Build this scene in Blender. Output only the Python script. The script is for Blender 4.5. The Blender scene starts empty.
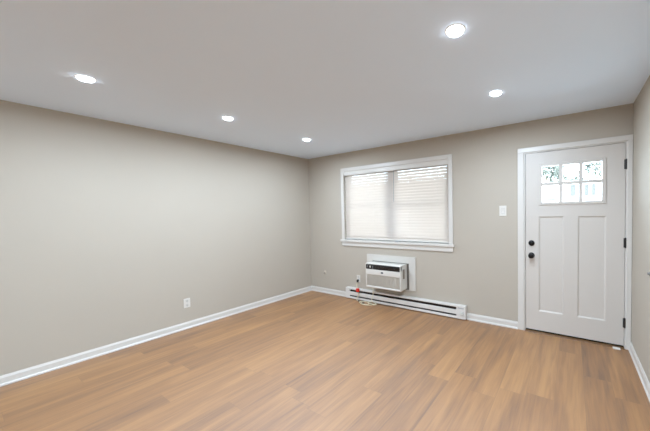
import bpy, bmesh, math, random
from mathutils import Vector, Matrix
sc = bpy.context.scene
C = sc.collection

# ------------------------------------------------------------------ camera, sky, exposure
def make_camera():
    yaw, pitch, roll = -.561198, -.034903, -.018331
    f = Vector((math.sin(yaw)*math.cos(pitch), math.cos(yaw)*math.cos(pitch), math.sin(pitch)))
    r = Vector((math.cos(yaw), -math.sin(yaw), 0)); u = r.cross(f)
    c, s = math.cos(roll), math.sin(roll)
    r2, u2 = c*r+s*u, -s*r+c*u
    cam = bpy.data.cameras.new('camera'); o = bpy.data.objects.new('camera', cam); C.objects.link(o)
    m = Matrix((r2, u2, -f)).transposed().to_4x4(); m.translation = (4.0942, -3.5713, 1.39986)
    o.matrix_world = m
    cam.sensor_fit = 'HORIZONTAL'; cam.sensor_width = 36
    cam.lens = 281.902*36/650
    cam.shift_x = (325-394.769)/650; cam.shift_y = (223.2003-215.5)/650
    cam.clip_start = .02; cam.clip_end = 300
    sc.camera = o
make_camera()

SKY = 14.0
LAMP = 18.0
w = bpy.data.worlds.new('sky'); sc.world = w; w.use_nodes = True
nt = w.node_tree; bgn = nt.nodes['Background']
bgn.inputs['Color'].default_value = (.79, .975, 1.18, 1); bgn.inputs['Strength'].default_value = SKY
sc.view_settings.view_transform = 'Standard'; sc.view_settings.look = 'None'
sc.view_settings.gamma = 1; sc.view_settings.use_curve_mapping = False
sc.view_settings.exposure = 0.19

# ------------------------------------------------------------------ materials
def srgb(r, g, b):
    f = lambda v: (v/255/12.92) if v/255 <= .04045 else ((v/255+.055)/1.055)**2.4
    return (f(r), f(g), f(b), 1)
def mat(name, col, rough=.5, metal=0, spec=.5, noise=0, nscale=8, bump=0, bscale=300, emit=None):
    m = bpy.data.materials.new(name); m.use_nodes = True
    n = m.node_tree.nodes; l = m.node_tree.links; b = n['Principled BSDF']
    b.inputs['Base Color'].default_value = col; b.inputs['Roughness'].default_value = rough
    b.inputs['Metallic'].default_value = metal; b.inputs['Specular IOR Level'].default_value = spec
    tc = n.new('ShaderNodeTexCoord')
    if noise:
        t = n.new('ShaderNodeTexNoise'); t.inputs['Scale'].default_value = nscale; t.inputs['Detail'].default_value = 4
        l.new(tc.outputs['Object'], t.inputs['Vector'])
        mx = n.new('ShaderNodeMix'); mx.data_type = 'RGBA'
        mx.inputs[6].default_value = tuple(c*(1-noise) for c in col[:3])+(1,)
        mx.inputs[7].default_value = tuple(min(1, c*(1+noise)) for c in col[:3])+(1,)
        l.new(t.outputs['Fac'], mx.inputs[0]); l.new(mx.outputs[2], b.inputs['Base Color'])
    if bump:
        t = n.new('ShaderNodeTexNoise'); t.inputs['Scale'].default_value = bscale; t.inputs['Detail'].default_value = 3
        l.new(tc.outputs['Object'], t.inputs['Vector'])
        bp = n.new('ShaderNodeBump'); bp.inputs['Strength'].default_value = bump; bp.inputs['Distance'].default_value = .002
        l.new(t.outputs['Fac'], bp.inputs['Height']); l.new(bp.outputs['Normal'], b.inputs['Normal'])
    if emit:
        b.inputs['Emission Color'].default_value = emit[0]; b.inputs['Emission Strength'].default_value = emit[1]
    return m

M = {}
M['wall'] = mat('greige_paint', srgb(183, 173.5, 160), .75, spec=.3, noise=.012, nscale=3, bump=.12, bscale=500)
M['ceiling'] = mat('ceiling_paint', srgb(227, 240, 255), .9, spec=.2, noise=.008, nscale=4, bump=.1, bscale=400)
M['trim'] = mat('white_trim_paint', srgb(212, 207, 200), .35, noise=.008)
M['door'] = mat('door_paint', srgb(204, 197, 189), .4, noise=.008)
M['black'] = mat('black_metal', srgb(18, 17, 17), .35, metal=.3)
M['hinge'] = mat('dark_bronze', srgb(62, 60, 58), .4, metal=.6)
M['plastic'] = mat('white_plastic', srgb(217, 212, 204), .35, noise=.005)
M['offwhite'] = mat('offwhite_enamel', srgb(208, 204, 196), .4, noise=.01)
M['greymark'] = mat('grey_print', srgb(150, 150, 152), .5)
M['lightmark'] = mat('light_print', srgb(205, 203, 196), .5)
M['screen'] = mat('dark_panel', srgb(26, 22, 20), .35, noise=.1)
M['badge'] = mat('badge_blue', srgb(20, 28, 52), .3)
M['grille'] = mat('grille_grey', srgb(194, 184, 170), .55, noise=.02)
M['grille_dark'] = mat('grille_taupe', srgb(128, 117, 103), .7, noise=.05)  # darker taupe for filter and side vent
M['foam'] = mat('dark_foam', srgb(108, 100, 90), .9, noise=.2, nscale=60)
M['panelwhite'] = mat('cover_panel_paint', srgb(207, 202, 194), .45, noise=.006)
M['heater'] = mat('heater_enamel', srgb(216, 211, 205), .38, noise=.01)
M['slot'] = mat('heater_inside', srgb(48, 31, 18), .7, metal=.0, noise=.3, nscale=30)
M['steel'] = mat('grey_steel', srgb(74, 72, 70), .45, metal=.5, noise=.1)
M['cord'] = mat('beige_cord', srgb(222, 211, 180), .5, noise=.05)
M['nub'] = mat('painted_cover', srgb(194, 182, 168), .6)
M['red'] = mat('red_plastic', srgb(214, 44, 30), .4, noise=.04)
M['greyfit'] = mat('grey_fitting', srgb(128, 126, 122), .45, noise=.05)
M['lens'] = mat('lit_lens', (1, 1, 1, 1), .5, emit=((.94, 1, 1.1, 1), 12.0))
M['threshold'] = mat('oak_threshold', srgb(112, 80, 48), .5, noise=.15, nscale=20)
M['vinyl'] = mat('white_vinyl', srgb(226, 226, 226), .4, noise=.01)
M['siding'] = mat('white_siding', srgb(226, 227, 226), .7, noise=.02, nscale=2)
M['outglass'] = mat('house_glass', srgb(66, 63, 58), .6, noise=.05, nscale=1)
M['roofgrey'] = mat('pale_grey_roof', srgb(86, 87, 88), .6, noise=.05)
M['ground'] = mat('pale_concrete', srgb(214, 213, 208), .9, noise=.08, nscale=1)
M['bark'] = mat('bark', srgb(120, 108, 92), .9, noise=.2, nscale=5)
M['leaf'] = mat('leaf_green', srgb(94, 95, 84), .6, noise=.25, nscale=.7)
M['leaf_pale'] = mat('leaf_pale_green', srgb(100, 102, 92), .6, noise=.25, nscale=.9)

def glass_mat():
    m = bpy.data.materials.new('clear_glass'); m.use_nodes = True
    n = m.node_tree.nodes; l = m.node_tree.links; n.remove(n['Principled BSDF'])
    tr = n.new('ShaderNodeBsdfTransparent'); tr.inputs[0].default_value = (.95, .97, .96, 1)
    gl = n.new('ShaderNodeBsdfGlossy'); gl.inputs['Roughness'].default_value = .02
    fr = n.new('ShaderNodeFresnel'); fr.inputs['IOR'].default_value = 1.45
    mx = n.new('ShaderNodeMixShader')
    l.new(fr.outputs[0], mx.inputs[0]); l.new(tr.outputs[0], mx.inputs[1]); l.new(gl.outputs[0], mx.inputs[2])
    l.new(mx.outputs[0], n['Material Output'].inputs['Surface'])
    return m
M['glass'] = glass_mat()

def slat_mat():
    m = bpy.data.materials.new('translucent_slat'); m.use_nodes = True
    n = m.node_tree.nodes; l = m.node_tree.links; b = n['Principled BSDF']
    b.inputs['Base Color'].default_value = srgb(210, 198, 187); b.inputs['Roughness'].default_value = .45
    t = n.new('ShaderNodeBsdfTranslucent'); t.inputs['Color'].default_value = (.93, .855, .775, 1)
    mx = n.new('ShaderNodeMixShader'); mx.inputs[0].default_value = .085
    l.new(b.outputs[0], mx.inputs[1]); l.new(t.outputs[0], mx.inputs[2])
    l.new(mx.outputs[0], n['Material Output'].inputs['Surface'])
    return m
M['slat'] = slat_mat()

def floor_mat():
    m = bpy.data.materials.new('oak_plank_floor'); m.use_nodes = True
    n = m.node_tree.nodes; l = m.node_tree.links; b = n['Principled BSDF']
    PW, PL = .19, 1.22
    def math_(op, a, b_=None, c=None):
        k = n.new('ShaderNodeMath'); k.operation = op
        for i, v in enumerate((a, b_, c)):
            if v is None: continue
            if isinstance(v, (int, float)): k.inputs[i].default_value = v
            else: l.new(v, k.inputs[i])
        return k.outputs[0]
    tc = n.new('ShaderNodeTexCoord'); sx = n.new('ShaderNodeSeparateXYZ'); l.new(tc.outputs['Object'], sx.inputs[0])
    px = math_('DIVIDE', sx.outputs[0], PW); ix = math_('FLOOR', px); fx = math_('FRACT', px)
    wn = n.new('ShaderNodeTexWhiteNoise'); wn.noise_dimensions = '1D'; l.new(ix, wn.inputs['W'])
    py = math_('ADD', math_('DIVIDE', sx.outputs[1], PL), math_('MULTIPLY', wn.outputs['Value'], 7.3))
    iy = math_('FLOOR', py); fy = math_('FRACT', py)
    cb = n.new('ShaderNodeCombineXYZ'); l.new(ix, cb.inputs[0]); l.new(iy, cb.inputs[1])
    w2 = n.new('ShaderNodeTexWhiteNoise'); w2.noise_dimensions = '3D'; l.new(cb.outputs[0], w2.inputs['Vector'])
    # grain coordinates: stretched along the plank, shifted per plank
    sh = n.new('ShaderNodeVectorMath'); sh.operation = 'SCALE'; l.new(w2.outputs['Color'], sh.inputs[0]); sh.inputs['Scale'].default_value = 40
    ad = n.new('ShaderNodeVectorMath'); ad.operation = 'ADD'; l.new(tc.outputs['Object'], ad.inputs[0]); l.new(sh.outputs[0], ad.inputs[1])
    def noise(scale, detail, sxy, dist=0):
        mp = n.new('ShaderNodeMapping'); mp.inputs['Scale'].default_value = sxy; l.new(ad.outputs[0], mp.inputs['Vector'])
        t = n.new('ShaderNodeTexNoise'); t.inputs['Scale'].default_value = scale; t.inputs['Detail'].default_value = detail
        t.inputs['Distortion'].default_value = dist; l.new(mp.outputs[0], t.inputs['Vector']); return t.outputs['Fac']
    broad = noise(1, 3, (9, .9, 1), .6)          # long soft bands
    mid = noise(1, 4, (26, 1.5, 1), 1.2)         # cathedral streaks
    fine = noise(1, 5, (75, 3.5, 1), .3)         # fine pores
    ramp = n.new('ShaderNodeValToRGB'); e = ramp.color_ramp.elements
    e[0].position = .28; e[0].color = srgb(110, 70, 31); e[1].position = .70; e[1].color = srgb(171, 121, 64)
    k = e.new(.5); k.color = srgb(148, 99, 47)
    tone = math_('ADD', math_('MULTIPLY', broad, .60), math_('MULTIPLY', fine, .26))
    tone = math_('ADD', tone, math_('MULTIPLY', mid, .42))
    tone = math_('ADD', tone, math_('MULTIPLY', w2.outputs['Value'], .15))
    tone = math_('SUBTRACT', tone, .215)
    l.new(tone, ramp.inputs[0])
    # knots
    mp = n.new('ShaderNodeMapping'); mp.inputs['Scale'].default_value = (3.2, 1.6, 1); l.new(ad.outputs[0], mp.inputs['Vector'])
    vo = n.new('ShaderNodeTexVoronoi'); vo.inputs['Scale'].default_value = 1.0; l.new(mp.outputs[0], vo.inputs['Vector'])
    kn = n.new('ShaderNodeMapRange'); kn.inputs['From Min'].default_value = .02; kn.inputs['From Max'].default_value = .09
    kn.inputs['To Min'].default_value = .22; kn.inputs['To Max'].default_value = 0; l.new(vo.outputs['Distance'], kn.inputs['Value'])
    # seams
    def edge(f, wdt):
        d = math_('MINIMUM', f, math_('SUBTRACT', 1.0, f)); return math_('LESS_THAN', d, wdt)
    seam = math_('MAXIMUM', edge(fx, .0016/PW), edge(fy, .0016/PL))
    dark = math_('MAXIMUM', math_('MULTIPLY', seam, .35), kn.outputs[0])
    mx = n.new('ShaderNodeMix'); mx.data_type = 'RGBA'; mx.inputs[7].default_value = srgb(92, 64, 40)
    l.new(dark, mx.inputs[0]); l.new(ramp.outputs[0], mx.inputs[6]); l.new(mx.outputs[2], b.inputs['Base Color'])
    rr = n.new('ShaderNodeMapRange'); rr.inputs['To Min'].default_value = .52; rr.inputs['To Max'].default_value = .62
    l.new(fine, rr.inputs['Value']); l.new(rr.outputs[0], b.inputs['Roughness'])
    b.inputs['Specular IOR Level'].default_value = .5
    b.inputs['Coat Weight'].default_value = 1; b.inputs['Coat IOR'].default_value = 1.95; b.inputs['Coat Roughness'].default_value = .56
    bp = n.new('ShaderNodeBump'); bp.inputs['Strength'].default_value = .12; bp.inputs['Distance'].default_value = .001
    l.new(math_('SUBTRACT', fine, math_('MULTIPLY', seam, .8)), bp.inputs['Height']); l.new(bp.outputs[0], b.inputs['Normal'])
    return m
M['floor'] = floor_mat()

# ------------------------------------------------------------------ mesh helpers
class MB:
    def __init__(s): s.bm = bmesh.new()
    def add(s, verts, faces):
        vs = [s.bm.verts.new(v) for v in verts]
        for f in faces:
            try: s.bm.faces.new([vs[i] for i in f])
            except ValueError: pass
        return vs
    def box(s, x0, x1, y0, y1, z0, z1, bev=0, seg=2):
        t = bmesh.new(); bmesh.ops.create_cube(t, size=1)
        for v in t.verts:
            v.co = Vector(((x0+x1)/2+v.co.x*(x1-x0), (y0+y1)/2+v.co.y*(y1-y0), (z0+z1)/2+v.co.z*(z1-z0)))
        if bev: bmesh.ops.bevel(t, geom=t.edges[:], offset=bev, segments=seg, affect='EDGES', profile=.5)
        s.merge(t); return s
    def merge(s, t, mtx=None):
        if mtx: bmesh.ops.transform(t, matrix=mtx, verts=t.verts)
        idx = {v: i for i, v in enumerate(t.verts)}
        s.add([v.co[:] for v in t.verts], [[idx[v] for v in f.verts] for f in t.faces]); t.free()
    def lathe(s, prof, axis='z', c=(0, 0, 0), n=32, flat=1.0):   # prof: (r, h)
        ax = {'z': lambda r, a, h: (r*math.cos(a), r*math.sin(a)*flat, h),
              'y': lambda r, a, h: (r*math.cos(a), -h, r*math.sin(a)*flat),
              'x': lambda r, a, h: (-h, r*math.cos(a), r*math.sin(a)*flat)}[axis]
        vs = []
        for r, h in prof:
            for k in range(n):
                p = ax(max(r, 1e-5), 2*math.pi*k/n, h); vs.append((p[0]+c[0], p[1]+c[1], p[2]+c[2]))
        fs = [(i*n+k, i*n+(k+1) % n, (i+1)*n+(k+1) % n, (i+1)*n+k) for i in range(len(prof)-1) for k in range(n)]
        fs += [tuple(range(n)), tuple(range((len(prof)-1)*n, len(prof)*n))]
        s.add(vs, fs); return s
    def tube(s, pts, r, n=8):
        pts = [Vector(p) for p in pts]; rings = []; up = Vector((0, 0, 1)); prev = None
        for i, p in enumerate(pts):
            d = (pts[min(i+1, len(pts)-1)]-pts[max(i-1, 0)]).normalized()
            a = d.cross(up if prev is None else prev.cross(d))
            if a.length < 1e-3: a = d.cross(Vector((1, 0, 0)))
            a.normalize(); b = d.cross(a).normalized(); prev = a
            prev = d.cross(a) if False else a
            rings.append([p+r*(math.cos(2*math.pi*k/n)*a+math.sin(2*math.pi*k/n)*b) for k in range(n)])
        vs = [v[:] for R in rings for v in R]
        fs = [(i*n+k, i*n+(k+1) % n, (i+1)*n+(k+1) % n, (i+1)*n+k) for i in range(len(rings)-1) for k in range(n)]
        fs += [tuple(range(n)), tuple(range((len(rings)-1)*n, len(rings)*n))]
        s.add(vs, fs); return s
    def extrude(s, prof, a, b, axis):   # closed 2D profile swept along an axis; prof in the two other axes (in xyz order)
        def p(q, t):
            return {'x': (t, q[0], q[1]), 'y': (q[0], t, q[1]), 'z': (q[0], q[1], t)}[axis]
        n = len(prof)
        vs = [p(q, a) for q in prof]+[p(q, b) for q in prof]
        fs = [(k, (k+1) % n, n+(k+1) % n, n+k) for k in range(n)]+[tuple(range(n)), tuple(range(n, 2*n))]
        s.add(vs, fs); return s
    def build(s, name, m, parent=None, smooth=False, loc=None):
        bmesh.ops.remove_doubles(s.bm, verts=s.bm.verts, dist=1e-6)
        bmesh.ops.recalc_face_normals(s.bm, faces=s.bm.faces)
        me = bpy.data.meshes.new(name); s.bm.to_mesh(me); s.bm.free(); me.materials.append(m)
        if smooth:
            for p in me.polygons: p.use_smooth = True
            try: me.set_sharp_from_angle(angle=math.radians(40))
            except Exception: pass
        o = bpy.data.objects.new(name, me); C.objects.link(o)
        if parent: o.parent = parent
        if loc: o.location = loc
        return o

def tag(o, label=None, cat=None, group=None, kind=None):
    if label: o['label'] = label
    if cat: o['category'] = cat
    if group: o['group'] = group
    if kind: o['kind'] = kind
    return o
def thing(name, label, cat, loc=(0, 0, 0), group=None, kind=None):
    o = bpy.data.objects.new(name, None); C.objects.link(o); o.location = loc
    o.empty_display_size = .05
    return tag(o, label, cat, group, kind)
def copy_tree(o, parent=None):
    c = o.copy(); C.objects.link(c)
    if parent: c.parent = parent
    for ch in list(o.children): copy_tree(ch, c)
    return c

W, H, DEP, T = 4.595, 2.4206, 6.3, .14     # room width, height, depth, wall thickness

def holed_wall(name, x0, x1, z0, z1, holes, y0, y1, m, axis='y'):
    xs = sorted({x0, x1, *[h[0] for h in holes], *[h[1] for h in holes]})
    zs = sorted({z0, z1, *[h[2] for h in holes], *[h[3] for h in holes]})
    inside = lambda i, k: 0 <= i < len(xs)-1 and 0 <= k < len(zs)-1 and not any(
        h[0] <= (xs[i]+xs[i+1])/2 <= h[1] and h[2] <= (zs[k]+zs[k+1])/2 <= h[3] for h in holes)
    b = MB()
    for i in range(len(xs)-1):
        for k in range(len(zs)-1):
            if not inside(i, k): continue
            a, c, d, e = xs[i], xs[i+1], zs[k], zs[k+1]
            b.add([(a, y0, d), (c, y0, d), (c, y0, e), (a, y0, e)], [(0, 1, 2, 3)])
            b.add([(a, y1, d), (c, y1, d), (c, y1, e), (a, y1, e)], [(3, 2, 1, 0)])
            for (di, dk, q) in ((-1, 0, ((a, d), (a, e))), (1, 0, ((c, d), (c, e))), (0, -1, ((a, d), (c, d))), (0, 1, ((a, e), (c, e)))):
                if not inside(i+di, k+dk):
                    (p0, q0), (p1, q1) = q
                    b.add([(p0, y0, q0), (p1, y0, q1), (p1, y1, q1), (p0, y1, q0)], [(0, 1, 2, 3)])
    return b.build(name, m)

# ------------------------------------------------------------------ room shell
WX0, WX1, WZ0, WZ1 = .855, 2.705, .976, 2.108       # window opening
DX0, DX1, DZ1 = 3.628, 4.548, 2.062                 # door opening
tag(MB().box(-T, W+T, -DEP-T, T, -.06, 0).build('floor', M['floor']), 'light oak plank floor running toward the window wall', 'floor', kind='structure')
tag(MB().box(-T, W+T, -DEP-T, T, H, H+.1).build('ceiling', M['ceiling']), 'flat white ceiling with recessed lights', 'ceiling', kind='structure')
tag(MB().box(-T, 0, -DEP, 0, 0, H).build('wall_left', M['wall']), 'long bare greige wall on the left with one outlet', 'wall', kind='structure')
RY0, RY1, RZ0, RZ1 = -6.05, -5.3, .6, 2.2         # added side window behind the viewer, for fill daylight
t = holed_wall('wall_right', -DEP, 0, 0, H, [(RY0, RY1, RZ0, RZ1)], W, W+T, M['wall'])
for v in t.data.vertices: v.co = (v.co.y, v.co.x, v.co.z)
t.data.flip_normals()
tag(t, 'greige wall right of the front door', 'wall', kind='structure')
tag(MB().box(-T, W+T, -DEP-T, -DEP, 0, H).build('wall_front', M['wall']), 'greige wall closing the room behind the viewer', 'wall', kind='structure')
tag(holed_wall('wall_back', -T, W+T, 0, H, [(WX0, WX1, WZ0-.036, WZ1), (DX0, DX1, -.001, DZ1)], 0, T, M['wall']),
    'greige wall with window, air conditioner and front door', 'wall', kind='structure')

# baseboards: stepped profile with a shoe moulding at the foot
BP = [(0, 0), (-.021, 0), (-.021, .012), (-.013, .021), (-.013, .066), (-.009, .076), (-.006, .085), (0, .085)]
tag(MB().extrude(BP, .0, .893, 'x').build('baseboard_back', M['trim']), 'short white baseboard between room corner and heater', 'baseboard', kind='structure')
tag(MB().extrude(BP, 2.943, 3.556, 'x').build('baseboard_back', M['trim']), 'white baseboard between heater and front door', 'baseboard', kind='structure')
tag(MB().extrude([(-a, b) for a, b in BP], -DEP, 0, 'y').build('baseboard_left', M['trim']), 'long white baseboard along the left wall', 'baseboard', kind='structure')
tag(MB().extrude([(W+a, b) for a, b in BP], -DEP, -.017, 'y').build('baseboard_right', M['trim']), 'white baseboard along the wall right of the door', 'baseboard', kind='structure')

# ------------------------------------------------------------------ window
win = thing('window_1', 'white double window with casing behind closed blind', 'window', ((WX0+WX1)/2, 0, WZ0), kind='structure')
ox, oz = (WX0+WX1)/2, WZ0
def wloc(b, name, m, parent=win, o=(ox, 0, oz), smooth=False):
    for v in b.bm.verts: v.co -= Vector(o)
    return b.build(name, m, parent, smooth)
CW = .056
b = MB()
b.box(WX0-CW, WX0, -.017, 0, WZ0, WZ1+CW, .003); b.box(WX1, WX1+CW, -.017, 0, WZ0, WZ1+CW, .003)
b.box(WX0, WX1, -.017, 0, WZ1, WZ1+CW, .003)
wloc(b, 'casing', M['trim'])
b = MB().box(WX0-CW-.022, WX1+CW+.022, -.036, .0, WZ0-.036, WZ0, .005)
b.box(WX0+.001, WX1-.001, 0, .075, WZ0-.036, WZ0, .002)
wloc(b, 'stool', M['trim'])
wloc(MB().box(WX0-CW, WX1+CW, -.016, 0, WZ0-.104, WZ0-.036, .003), 'apron', M['trim'])
# sashes and mullion
GY = .095
b = MB()
b.box(WX0, WX0+.03, .06, T, WZ0, WZ1); b.box(WX1-.03, WX1, .06, T, WZ0, WZ1)
b.box(WX0+.03, WX1-.03, .06, T, WZ1-.03, WZ1); b.box(WX0+.03, WX1-.03, .075, T, WZ0-.036, WZ0+.045)
b.box(1.70, 1.80, .07, T, WZ0+.045, WZ1-.03)
wloc(b, 'window_frame', M['vinyl'])
for (a, c) in ((WX0+.03, 1.70), (1.80, WX1-.03)):
    zm = (WZ0+WZ1)/2+.02; mr = .012
    for (z0, z1, y) in ((zm-.012, WZ1-.03, .122), (WZ0+.045, zm+.012, .098)):
        b = MB(); s = .038
        b.box(a, a+s, y-.013, y+.013, z0, z1, .002); b.box(c-s, c, y-.013, y+.013, z0, z1, .002)
        sb, st = (s, .024) if y < .11 else (.024, s)
        b.box(a+s, c-s, y-.013, y+.013, z0, z0+sb, .002); b.box(a+s, c-s, y-.013, y+.013, z1-st, z1, .002)
        sash = wloc(b, 'sash', M['vinyl'])
        wloc(MB().box(a+s, c-s, y-.002, y+.002, z0+sb, z1-st), 'pane', M['glass'], sash)

# unseen side window, added to let fill daylight into the room
ro = (W, (RY0+RY1)/2, RZ0)
rw = thing('fill_window', 'added unseen fill-light window in the right wall behind the viewer', 'window', ro, kind='structure')
b = MB().box(W+.03, W+.1, RY0, RY0+.05, RZ0, RZ1).box(W+.03, W+.1, RY1-.05, RY1, RZ0, RZ1)
b.box(W+.03, W+.1, RY0+.05, RY1-.05, RZ0, RZ0+.05).box(W+.03, W+.1, RY0+.05, RY1-.05, RZ1-.05, RZ1)
b.box(W+.03, W+.1, (RY0+RY1)/2-.03, (RY0+RY1)/2+.03, RZ0+.05, RZ1-.05)
wloc(b, 'window_frame', M['vinyl'], rw, ro)
wloc(MB().box(W+.062, W+.068, RY0+.04, RY1-.04, RZ0+.04, RZ1-.04), 'pane', M['glass'], rw, ro)
def portal(x, y, z, sx, sy, rot):                   # guides sky light through an opening, added side window included
    ld = bpy.data.lights.new('daylight', 'AREA'); ld.shape = 'RECTANGLE'; ld.size = sx; ld.size_y = sy; ld.cycles.is_portal = True
    o = bpy.data.objects.new('daylight', ld); C.objects.link(o); o.location = (x, y, z); o.rotation_euler = rot
portal(W+T+.01, (RY0+RY1)/2, (RZ0+RZ1)/2, RZ1-RZ0, RY1-RY0, (0, math.radians(90), 0))
portal((WX0+WX1)/2, T+.01, (WZ0+WZ1)/2, WX1-WX0, WZ1-WZ0, (math.radians(-90), 0, 0))
portal((DX0+DX1)/2, T+.01, DZ1/2, DX1-DX0, DZ1, (math.radians(-90), 0, 0))

# ------------------------------------------------------------------ blind
bx0, bx1 = WX0+.002, WX1-.002
bl = thing('window_blind', 'white horizontal slat blind lowered over the double window', 'blind', (ox, .03, WZ1))
def bloc(b, name, m, parent=bl): return wloc(b, name, m, parent, (ox, .03, WZ1))
bloc(MB().box(bx0-.001, bx1+.001, -.004, .004, WZ1-.068, WZ1-.0005, .002), 'valance', M['plastic'])
bloc(MB().box(bx0+.004, bx1-.004, .014, .056, WZ1-.045, WZ1-.002, .002), 'headrail', M['plastic'])
Z_BOT = .987
bloc(MB().box(bx0+.003, bx1-.003, .012, .052, Z_BOT, Z_BOT+.014, .004), 'bottom_rail', M['plastic'])
b = MB(); pitch = .041; ns = int((WZ1-.055-Z_BOT-.014)/pitch); ang = math.radians(60)
for k in range(ns+1):
    zc = Z_BOT+.030+k*pitch
    for q in range(4):                       # gently crowned slat, lower edge toward the room
        pts = []
        for t in (q/4-.5, (q+1)/4-.5):
            h = .05*t; crown = .0022*(1-4*t*t)
            pts.append((.032+h*math.cos(ang)-crown*math.sin(ang), zc+h*math.sin(ang)+crown*math.cos(ang)))
        (ya, za), (yb, zb) = pts
        d = (.0012*math.sin(ang), -.0012*math.cos(ang))
        b.add([(bx0+.003, ya, za), (bx1-.003, ya, za), (bx1-.003, yb, zb), (bx0+.003, yb, zb),
               (bx0+.003, ya+d[0], za+d[1]), (bx1-.003, ya+d[0], za+d[1]), (bx1-.003, yb+d[0], zb+d[1]), (bx0+.003, yb+d[0], zb+d[1])],
              [(0, 1, 2, 3), (7, 6, 5, 4)]+([(0, 4, 5, 1)] if q == 0 else [])+([(3, 2, 6, 7)] if q == 3 else [])+[(0, 3, 7, 4), (1, 5, 6, 2)])
bloc(b, 'slats', M['slat'])
b = MB()
for x in (bx0+.16, bx0+.62, ox+.0, bx1-.62, bx1-.16):
    b.tube([(x, .0055, WZ1-.066), (x, .0055, Z_BOT+.004)], .0008, 5)
bloc(b, 'ladder_cord', M['plastic'])
b = MB().tube([(1.845, -.004, 2.045), (1.845, -.006, 1.8), (1.842, -.007, 1.575)], .0042, 8)
bloc(b, 'tilt_wand', M['greymark'])
# small grey clip on the stool
cl = thing('blind_bracket', 'small grey clip lying mid-length on the white window stool', 'bracket', (1.90, -.015, WZ0))
b = MB().box(-.045, .045, -.012, .012, 0, .004, .001).box(-.035, .035, -.003, .009, .004, .010, .002)
b.build('clip_body', M['greymark'], cl)

# ------------------------------------------------------------------ front door
tr = thing('trim_1', 'white casing around the front door', 'door casing', ((DX0+DX1)/2, 0, 0), kind='structure')
tx = (DX0+DX1)/2
def tloc(b, name, m, parent, o=(tx, 0, 0), smooth=False): return wloc(b, name, m, parent, o, smooth)
CT = .055
tloc(MB().box(DX0-.070, DX0-.004, -.018, 0, 0, DZ1+.004, .004), 'side_casing', M['trim'], tr)
tloc(MB().box(DX1+.003, W-.001, -.018, 0, 0, DZ1+.004, .004), 'side_casing', M['trim'], tr)
tloc(MB().box(DX0-.070, W-.001, -.018, 0, DZ1+.004, DZ1+.058, .004), 'head_casing', M['trim'], tr)
b = MB().box(DX0-.004, DX0+.008, -.006, T, 0, DZ1-.006).box(DX1-.005, DX1+.003, -.006, T, 0, DZ1-.006).box(DX0-.004, DX1+.003, -.006, T, DZ1-.006, DZ1+.004)
b.box(DX0+.008, DX0+.022, .05, T, 0, DZ1-.006).box(DX1-.02, DX1-.005, .05, T, 0, DZ1-.006).box(DX0+.022, DX1-.02, .05, T, DZ1-.02, DZ1-.006)
tloc(b, 'jamb', M['trim'], tr)
tag(MB().extrude([(-.028, 0), (-.02, .008), (.0, .010), (T, .010), (T, 0)], DX0+.008, DX1-.005, 'x').build('trim_2', M['threshold']),
    'low brown threshold strip under the front door', 'threshold', kind='structure')

dr = thing('door_1', 'white craftsman front door with six small panes and two tall panels', 'door', (tx, 0, .022), kind='structure')
def dloc(b, name, m, parent=dr, smooth=False): return wloc(b, name, m, parent, (tx, 0, .022), smooth)
S0, S1, Z0, Z1 = DX0+.012, DX1-.008, .028, 2.052
GX0, GX1, GZ0, GZ1 = 3.797, 4.366, 1.482, 1.905     # glazed opening
PLx = (3.776, 4.018); PRx = (4.147, 4.392); PZ = (.25, 1.334)
holes = [(GX0, GX1, GZ0, GZ1), (PLx[0], PLx[1], *PZ), (PRx[0], PRx[1], *PZ)]
b = MB()
xs = sorted({S0, S1, *[v for h in holes for v in h[:2]]}); zs = sorted({Z0, Z1, *[v for h in holes for v in h[2:]]})
t = holed_wall('door_slab', S0, S1, Z0, Z1, holes, .002, .044, M['door'])
for v in t.data.vertices: v.co -= Vector((tx, 0, .022))
t.parent = dr
for (a, c) in (PLx, PRx):                           # recessed flat panels with a small sloped sticking
    b = MB(); y0, y1, s = .002, .012, .014
    b.add([(a, y0, PZ[0]), (c, y0, PZ[0]), (c, y0, PZ[1]), (a, y0, PZ[1]), (a+s, y1, PZ[0]+s), (c-s, y1, PZ[0]+s), (c-s, y1, PZ[1]-s), (a+s, y1, PZ[1]-s)],
          [(0, 1, 5, 4), (1, 2, 6, 5), (2, 3, 7, 6), (3, 0, 4, 7), (4, 5, 6, 7)])
    b.box(a, c, .03, .04, PZ[0], PZ[1])
    dloc(b, 'door_panel', M['door'])
# glazing frame and muntins
b = MB(); fr = .021
b.box(GX0-fr, GX0+.012, -.008, .05, GZ0-fr, GZ1+fr, .004); b.box(GX1-.012, GX1+fr, -.008, .05, GZ0-fr, GZ1+fr, .004)
b.box(GX0+.012, GX1-.012, -.008, .05, GZ0-fr, GZ0+.012, .004); b.box(GX0+.012, GX1-.012, -.008, .05, GZ1-.012, GZ1+fr, .004)
gf = dloc(b, 'glazing_frame', M['door'])
gx = [GX0+.012+(GX1-GX0-.024)*k/3 for k in range(4)]; zmid = 1.695; mw = .0165
b = MB()
for x in gx[1:3]: b.box(x-mw, x+mw, -.002, .046, GZ0+.012, GZ1-.012, .003)
for k in range(3):
    b.box(gx[k]+(mw if k else 0), gx[k+1]-(mw if k < 2 else 0), -.002, .046, zmid-mw, zmid+mw, .003)
dloc(b, 'muntin_grid', M['door'], gf)
for k in range(3):
    for (za, zb) in ((GZ0+.012, zmid-mw), (zmid+mw, GZ1-.012)):
        dloc(MB().box(gx[k]+(mw if k else 0), gx[k+1]-(mw if k < 2 else 0), .020, .024, za, zb), 'pane', M['glass'], gf)
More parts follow.
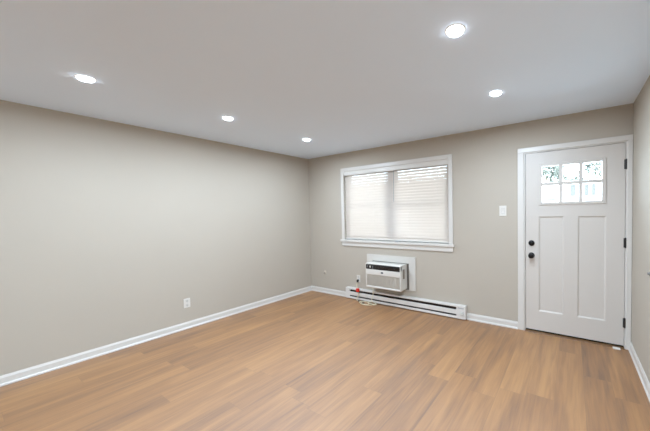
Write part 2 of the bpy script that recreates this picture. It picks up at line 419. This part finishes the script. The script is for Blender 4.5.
# black deadbolt and knob
kx = 3.702
o = dloc(MB().lathe([(0, -.003), (.031, -.003), (.033, 0), (.031, .010), (.024, .014), (0, .014)], 'y', (kx, 0, 1.030)), 'deadbolt', M['black'], smooth=True)
tag(o, 'black round deadbolt plate')
dloc(MB().box(kx-.006, kx+.006, -.034, -.012, 1.012, 1.048, .004), 'thumb_turn', M['black'], o)
o = dloc(MB().lathe([(0, -.003), (.031, -.003), (.033, 0), (.030, .008), (.014, .011), (.012, .03), (.02, .036), (.029, .048), (.030, .058), (.025, .067), (.012, .071), (0, .071)], 'y', (kx, 0, .889)), 'door_knob', M['black'], smooth=True)
tag(o, 'black round door knob')
for z in (1.841, 1.066, .262):
    b = MB().lathe([(0, -.052), (.004, -.052), (.0045, -.049), (.0085, -.047), (.0085, .047), (.0045, .049), (.004, .052), (0, .052)], 'z', (S1+.004, -.008, z), 12)
    b.box(S1-.010, S1+.004, -.004, .004, z-.047, z+.047)
    tag(dloc(b, 'hinge', M['hinge'], smooth=True), 'dark bronze hinge')
tag(dloc(MB().box(S0+.004, S1-.004, .014, .04, .011, .030), 'bottom_seal', M['black']), 'dark seal under the door')
ds = thing('door_stop', 'small white wedge on the floor at the front door hinge corner', 'door stop', (4.478, -.046, 0))
MB().extrude([(-.014, 0), (.014, 0), (.014, .013), (-.014, .005)], -.030, .030, 'x').build('wedge', M['plastic'], ds)

# ------------------------------------------------------------------ air conditioner and its cover panel
px0, px1, pz0, pz1 = 1.322, 2.196, .272, .760
AX0, AX1, AZ0, AZ1, AF = 1.437, 2.055, .288, .658, -.205
pn = thing('cover_panel', 'flat white panel on the wall around the air conditioner', 'panel', ((px0+px1)/2, 0, pz0))
def ploc(b, name, m): return wloc(b, name, m, pn, ((px0+px1)/2, 0, pz0))
hx0, hx1, hz0, hz1 = 1.425, 2.088, .276, .663
b = MB(); b.box(px0, hx0, -.019, 0, pz0, pz1, .002); b.box(hx1, px1, -.019, 0, pz0, pz1, .002)
b.box(hx0, hx1, -.019, 0, hz1, pz1, .002); b.box(hx0, hx1, -.019, 0, pz0, hz0, .001)
ploc(b, 'board', M['panelwhite'])
tag(ploc(MB().box(hx0, hx1, -.008, 0, hz0, hz1), 'foam_seal', M['foam']), 'dark seal around the air conditioner')

ac = thing('air_conditioner', 'boxy white wall air conditioner with dark control strip below the window', 'air conditioner', ((AX0+AX1)/2, 0, AZ0))
aco = ((AX0+AX1)/2, 0, AZ0)
def aloc(b, name, m, parent=ac, smooth=False): return wloc(b, name, m, parent, aco, smooth)
aloc(MB().box(AX0+.004, AX1-.004, -.165, -.0085, AZ0+.006, AZ1-.004, .004), 'cabinet', M['offwhite'])
# front bezel: rounded frame, gently bowed, with openings for grille and controls
GRZ0, GRZ1, CPZ0, CPZ1 = .318, .487, .568, .643
b = MB()
b.box(AX0, AX1, AF, -.150, AZ0, GRZ0, .010, 3)
b.box(AX0, AX0+.020, AF, -.150, AZ0+.01, AZ1-.01, .008, 3); b.box(AX1-.015, AX1, AF, -.150, AZ0+.01, AZ1-.01, .008, 3)
b.box(AX0+.008, AX1-.008, AF, -.150, GRZ1, CPZ0+.004, .006, 3)
b.box(AX0, AX1, AF+.004, -.150, CPZ0, AZ1, .010, 3)
bez = aloc(b, 'front_bezel', M['plastic'], smooth=True)
# grille: horizontal louvres over a darker back
aloc(MB().box(AX0+.016, AX1-.012, -.178, -.166, GRZ0-.002, GRZ1+.002), 'filter', M['grille_dark'])
b = MB(); n = 15
for k in range(n):
    z = GRZ0+.006+(GRZ1-GRZ0-.012)*k/(n-1)
    b.box(AX0+.018, AX1-.014, AF+.004, -.180, z-.0034, z+.0034, .001, 1)
for k in range(1, 8):
    x = AX0+.02+(AX1-AX0-.04)*k/8; b.box(x-.0025, x+.0025, AF+.008, -.182, GRZ0, GRZ1)
aloc(b, 'grille', M['grille'])
# control strip, its marks, and the badge
cp = aloc(MB().box(AX0+.008, AX1-.007, AF-.003, AF+.014, CPZ0, CPZ1, .008, 3), 'control_panel', M['screen'], smooth=True)
yb = AF-.005
def mark(x, z, wx, hz, m='greymark', nm='button_print'): aloc(MB().box(x-wx/2, x+wx/2, yb, yb+.003, z-hz/2, z+hz/2), nm, M[m], cp)
zc = (CPZ0+CPZ1)/2
for x in (.042, .050): mark(AX0+x, zc+.016, .006, .006)
mark(AX0+.040, zc-.004, .010, .016); mark(AX0+.092, zc+.002, .024, .028, 'lightmark'); mark(AX0+.140, zc+.004, .009, .026)
mark(AX0+.140, zc-.020, .014, .007)
for x in (.19, .24, .29, .33): mark(AX0+x, zc+.006, .022, .008, 'steel', 'panel_text')
for x in (.19, .25, .31, .37, .43, .49): mark(AX0+x, zc-.014, .020, .005, 'steel', 'panel_text')
mark(AX0+.52, zc+.003, .03, .012, 'steel', 'panel_text')
b = MB().lathe([(0, -.002), (.024, -.002), (.023, .003), (0, .003)], 'y', (1.742, AF, .530), 24, .5)
tag(aloc(b, 'badge', M['badge'], bez), 'dark oval badge')
tag(aloc(MB().box(AX1-.005, AX1-.002, -.128, -.082, .455, .592), 'side_vent', M['grille_dark']), 'grey vent slot on the right side')
# power cord from outlet to unit, with loops on the floor
def catmull(P, n=7):
    P = [Vector(p) for p in P]; out = []
    for i in range(len(P)-1):
        p0, p1, p2, p3 = P[max(i-1, 0)], P[i], P[i+1], P[min(i+2, len(P)-1)]
        for k in range(n):
            t = k/n
            out.append(.5*((2*p1)+(-p0+p2)*t+(2*p0-5*p1+4*p2-p3)*t*t+(-p0+3*p1-3*p2+p3)*t**3))
    return out+[P[-1]]
path = [(1.128, -.030, .284), (1.135, -.060, .25), (1.165, -.088, .215), (1.185, -.094, .175), (1.195, -.095, .10), (1.205, -.115, .03), (1.235, -.15, .006),
        (1.30, -.20, .006), (1.39, -.27, .006), (1.47, -.25, .006), (1.44, -.17, .007), (1.35, -.13, .007), (1.28, -.19, .010), (1.34, -.28, .010),
        (1.44, -.31, .008), (1.54, -.26, .007), (1.59, -.18, .007), (1.54, -.11, .009), (1.46, -.12, .016), (1.43, -.16, .018), (1.50, -.22, .016), (1.57, -.20, .012),
        (1.555, -.145, .012), (1.505, -.11, .05), (1.490, -.098, .15), (1.492, -.10, .24), (1.494, -.10, AZ0+.004)]
path = [(x-.035 if z < .06 else x, y*.75+.02 if z < .02 else y, z) for x, y, z in path]
cord = tag(aloc(MB().tube(catmull(path), .0048, 8), 'power_cord', M['cord'], smooth=True), 'beige power cord hanging in loops to the floor')
tag(aloc(MB().box(1.118, 1.138, -.046, -.0085, .286, .330, .005, 2), 'plug', M['steel'], cord), 'dark plug in the outlet')
for x, y in ((1.21, -.10), (1.345, -.165), (1.475, -.13)):
    tag(aloc(MB().box(x-.014, x+.014, y-.016, y+.016, .001, .022, .004), 'cord_tie', M['foam'], cord), 'dark tie on the coiled cord')
b = MB().box(1.158, 1.212, -.116, -.080, .150, .208, .009, 3)
tag(aloc(b, 'warning_tag', M['red'], cord), 'red block on the cord')

# ------------------------------------------------------------------ baseboard heater
hX0, hX1 = .897, 2.940
ht = thing('baseboard_heater', 'long white electric baseboard heater under the air conditioner', 'heater', ((hX0+hX1)/2, 0, 0))
def hloc(b, name, m, parent=ht, smooth=False): return wloc(b, name, m, parent, ((hX0+hX1)/2, 0, 0), smooth)
e0, e1 = hX0+.085, hX1-.125
hloc(MB().box(e0, e1, -.010, 0, .012, .182), 'back_plate', M['heater'])
hloc(MB().extrude([(-.010, .184), (-.052, .184), (-.064, .179), (-.064, .161), (-.060, .161), (-.060, .175), (-.05, .180), (-.010, .180)], e0, e1, 'x'), 'top_cover', M['heater'])
hloc(MB().extrude([(-.064, .068), (-.064, .122), (-.058, .126), (-.058, .064)], e0, e1, 'x'), 'front_cover', M['heater'])
hloc(MB().extrude([(-.010, .012), (-.064, .012), (-.064, .042), (-.060, .044), (-.060, .018), (-.010, .018)], e0, e1, 'x'), 'bottom_channel', M['heater'])
hloc(MB().box(e0, e1, -.036, -.012, .018, .178), 'element', M['slot'])
b = MB()
for k in range(170):
    x = e0+(e1-e0)*(k+.5)/170; b.box(x-.0007, x+.0007, -.054, -.036, .06, .135)
fin = tag(hloc(b, 'fins', M['slot']), 'dark heating fins', kind='stuff')
hloc(MB().box(e0, e1, -.0565, -.037, .030, .072), 'air_baffle', M['steel'])
hloc(MB().box(hX0, e0, -.066, 0, .010, .185, .004), 'end_cap', M['heater'])
ec = hloc(MB().box(e1, hX1, -.066, 0, .010, .185, .004), 'end_cap', M['heater'])
kn = hloc(MB().lathe([(0, -.002), (.024, -.002), (.024, .004), (.019, .006), (.018, .018), (0, .019)], 'y', ((e1+hX1)/2+.012, -.066, .085), 24), 'thermostat_dial', M['lightmark'], ec, True)
for k in range(5):
    a = math.radians(200-55*k); hloc(MB().box((e1+hX1)/2+.012+.031*math.cos(a)-.002, (e1+hX1)/2+.012+.031*math.cos(a)+.002, -.0675, -.065, .085+.031*math.sin(a)-.002, .085+.031*math.sin(a)+.002), 'dial_mark', M['greymark'], ec)
for k in range(5): hloc(MB().box(e1+.024+k*.016, e1+.035+k*.016, -.0675, -.065, .146, .158), 'printed_mark', M['greymark'], ec)

# ------------------------------------------------------------------ outlets, switch, small wall fittings
def outlet(loc, rz, label, group=None):
    o = thing('wall_outlet', label, 'outlet', loc)
    MB().box(-.036, .036, -.006, 0, -.058, .058, .003).build('cover_plate', M['plastic'], o)
    for z in (-.027, .027):
        f = MB().lathe([(0, 0), (.0175, 0), (.0170, .0075), (0, .0075)], 'y', (0, 0, z), 20).build('receptacle', M['offwhite'], o)
        b = MB()
        for x in (-.0065, .0065): b.box(x-.0013, x+.0013, -.0082, -.0070, z-.001, z+.008)
        b.box(-.0025, .0025, -.0082, -.0070, z-.011, z-.006)
        b.build('slots', M['screen'], f)
    MB().lathe([(0, 0), (.003, 0), (.003, .007), (0, .007)], 'y', (0, 0, 0), 10).build('screw', M['greymark'], o)
    o.rotation_euler = (0, 0, rz); return o
outlet((0, -2.002, .322), math.radians(90), 'white duplex outlet low on the long left wall')
outlet((1.128, 0, .340), 0, 'white outlet beside the air conditioner with a plug in it')

sw = thing('light_switch', 'white rocker light switch between window and front door', 'switch', (3.391, 0, 1.405))
MB().box(-.041, .041, -.006, 0, -.062, .062, .003).build('cover_plate', M['plastic'], sw)
MB().box(-.0175, .0175, -.0075, -.004, -.034, .034, .001).build('rocker_frame', M['greymark'], sw)
MB().extrude([(-.0075, -.032), (-.0075, .032), (-.013, .032), (-.009, 0), (-.010, -.032)], -.0155, .0155, 'x').build('rocker', M['plastic'], sw)

gr = thing('cable_cover', 'small wall-coloured round cable cover near the room corner', 'cable cover', (.357, 0, .366))
MB().lathe([(0, 0), (.034, 0), (.033, .004), (.026, .009), (0, .010)], 'y', (0, 0, .004), 24).build('cover_plate', M['nub'], gr, True)
MB().lathe([(0, .007), (.010, .007), (.010, .022), (0, .022)], 'y', (0, 0, -.006), 14).build('connector', M['greyfit'], gr, True)

rf = thing('wall_hook', 'small grey fitting on the right wall at the frame edge', 'fitting', (W, -.764, .908))
MB().lathe([(0, 0), (.017, 0), (.016, .004), (.009, .006), (.009, .010), (.011, .012), (.010, .015), (0, .016)], 'x', (0, 0, 0), 20).build('hook_body', M['greyfit'], rf, True)

# ------------------------------------------------------------------ recessed ceiling lights
def make_light():
    o = thing('ceiling_light', 'x', 'ceiling light', (0, 0, H), 'recessed ceiling lights')
    b = MB(); b.lathe([(.045, 0), (.057, 0), (.0565, -.0015), (.055, -.002), (.048, -.002), (.045, -.0015)], 'z', n=40)
    bmesh.ops.delete(b.bm, geom=[f for f in b.bm.faces if len(f.verts) > 4], context='FACES')
    n = 40; vs = list(b.bm.verts)
    for k in range(n): b.bm.faces.new([vs[k], vs[(k+1) % n], vs[5*n+(k+1) % n], vs[5*n+k]])
    b.build('trim_ring', M['plastic'], o, True)
    MB().lathe([(0, -.0005), (.046, -.0005), (.0455, -.008), (.040, -.014), (.026, -.018), (0, -.0195)], 'z', n=40).build('lens', M['lens'], o)
    ld = bpy.data.lights.new('lamp', 'AREA'); ld.shape = 'DISK'; ld.size = .08; ld.spread = math.radians(178); ld.energy = LAMP; ld.color = (.85, 1.035, 1.24)
    lo = bpy.data.objects.new('lamp', ld); C.objects.link(lo); lo.parent = o; lo.location = (0, 0, -.021)
    return o
spots = [(1.103, -2.992, 'white recessed ceiling light, leftmost one, above the long left wall'),
         (1.068, -1.973, 'white recessed ceiling light, middle of the row along the left wall'),
         (1.055, -.935, 'white recessed ceiling light nearest the far room corner'),
         (3.536, -2.008, 'largest white recessed ceiling light, topmost in the photo'),
         (3.536, -1.012, 'white recessed ceiling light nearest the front door'),
         (3.536, -3.0, 'added unseen recessed ceiling fill light directly over the viewer'),  # this and the following lights are out of view, added for fill
         (3.536, -4.2, 'added unseen recessed ceiling fill light behind the viewer along the right wall'),
         (1.10, -5.4, 'added unseen recessed ceiling fill light in the rear left of the room'),
         (3.536, -5.4, 'added unseen recessed ceiling fill light in the rear right of the room')]
proto = make_light()
for i, (x, y, lab) in enumerate(spots):
    o = proto if i == 0 else copy_tree(proto)
    o.location = (x, y, H); o['label'] = lab

# ------------------------------------------------------------------ outdoors, seen through panes and blind
tag(MB().box(-40, 40, -40, 60, -.3, -.16).build('ground', M['ground']), 'pale paved ground outside the house', 'ground', kind='structure')
hs = thing('house', 'white house across the way, seen through the lower door panes', 'house', (3, 22, -.16))
def oloc(b, name, m, parent=hs, o=(3, 22, -.16)): return wloc(b, name, m, parent, o)
b = MB().box(-6, 12, 22, 30, -.16, 3.45)
oloc(b, 'wall', M['siding']); oloc(MB().box(-6.2, 12.2, 21.8, 30.2, 3.45, 3.62), 'roof', M['siding'])
for (x0, x1, z0, z1) in ((4.0, 4.33, 2.45, 3.34), (4.9, 5.15, 2.45, 3.32), (5.33, 5.6, 2.45, 3.32), (-1.5, -.4, .9, 2.6), (-4, -2.9, .9, 2.6), (8, 9.2, .9, 2.6)):
    f = oloc(MB().box(x0-.06, x1+.06, 21.96, 22, z0-.06, z1+.06), 'window', M['siding'])
    oloc(MB().box(x0, x1, 21.94, 21.97, z0, z1), 'pane', M['outglass'], f)
sh = thing('shed', 'pale grey shed with rounded roof, seen through lower left door pane', 'shed', (3.02, 14.8, -.16))
so = (3.02, 14.8, -.16)
oloc(MB().box(2.76, 3.28, 14.05, 15.5, -.16, 1.95), 'wall', M['siding'], sh, so)
prof = [(2.72, 1.95), (3.32, 1.95), (3.32, 2.38), (3.27, 2.48), (3.16, 2.56), (3.02, 2.585), (2.88, 2.57), (2.77, 2.52), (2.72, 2.40)]
oloc(MB().extrude(prof, 14, 15.55, 'y'), 'roof', M['roofgrey'], sh, so)
oloc(MB().box(2.72, 3.32, 13.97, 14, 1.93, 1.985), 'eave_shadow', M['steel'], sh, so)  # dark strip standing for the shadow along the roof's lower edge
def tree(x, y, h, r, m, label, seed):
    random.seed(seed)
    o = thing('tree', label, 'tree', (x, y, -.16), 'trees outside')
    b = MB().lathe([(.16, 0), (.13, h*.3), (.09, h*.6), (.03, h*.85)], 'z', n=10)
    for k in range(6):
        a = k*1.05+random.random(); z = h*(.38+.07*k)
        b.tube([(0, 0, z), (.4*r*math.cos(a), .4*r*math.sin(a), z+.4*r), (.75*r*math.cos(a), .75*r*math.sin(a), z+.55*r)], .035, 6)
    b.build('trunk', M['bark'], o)
    b = MB()
    blobs = [(random.uniform(-.6, .6)*r, random.uniform(-.6, .6)*r, h*random.uniform(.38, .95), r*random.uniform(.35, .6)) for _ in range(12)]
    for _ in range(2600):
        bx, by, bz, br = random.choice(blobs)
        d = Vector((random.gauss(0, 1), random.gauss(0, 1), random.gauss(0, 1))).normalized()*br*random.uniform(.55, 1)
        c = Vector((bx, by, bz))+d; s = random.uniform(.13, .24)
        u = Vector((random.gauss(0, 1), random.gauss(0, 1), random.gauss(0, 1))).normalized(); v = u.orthogonal().normalized()
        b.add([c-u*s, c+v*s*.55, c+u*s, c-v*s*.55], [(0, 1, 2, 3)])
    b.build('foliage', m, o)
tree(1.6, 33, 9.4, 2.9, M['leaf'], 'leafy tree seen through the upper left door pane', 3)
tree(5.0, 40, 10.4, 3.0, M['leaf_pale'], 'pale leafy tree seen through the upper middle door pane', 5)
tree(8.4, 33, 9.2, 2.9, M['leaf'], 'leafy tree seen through the upper right door pane', 8)
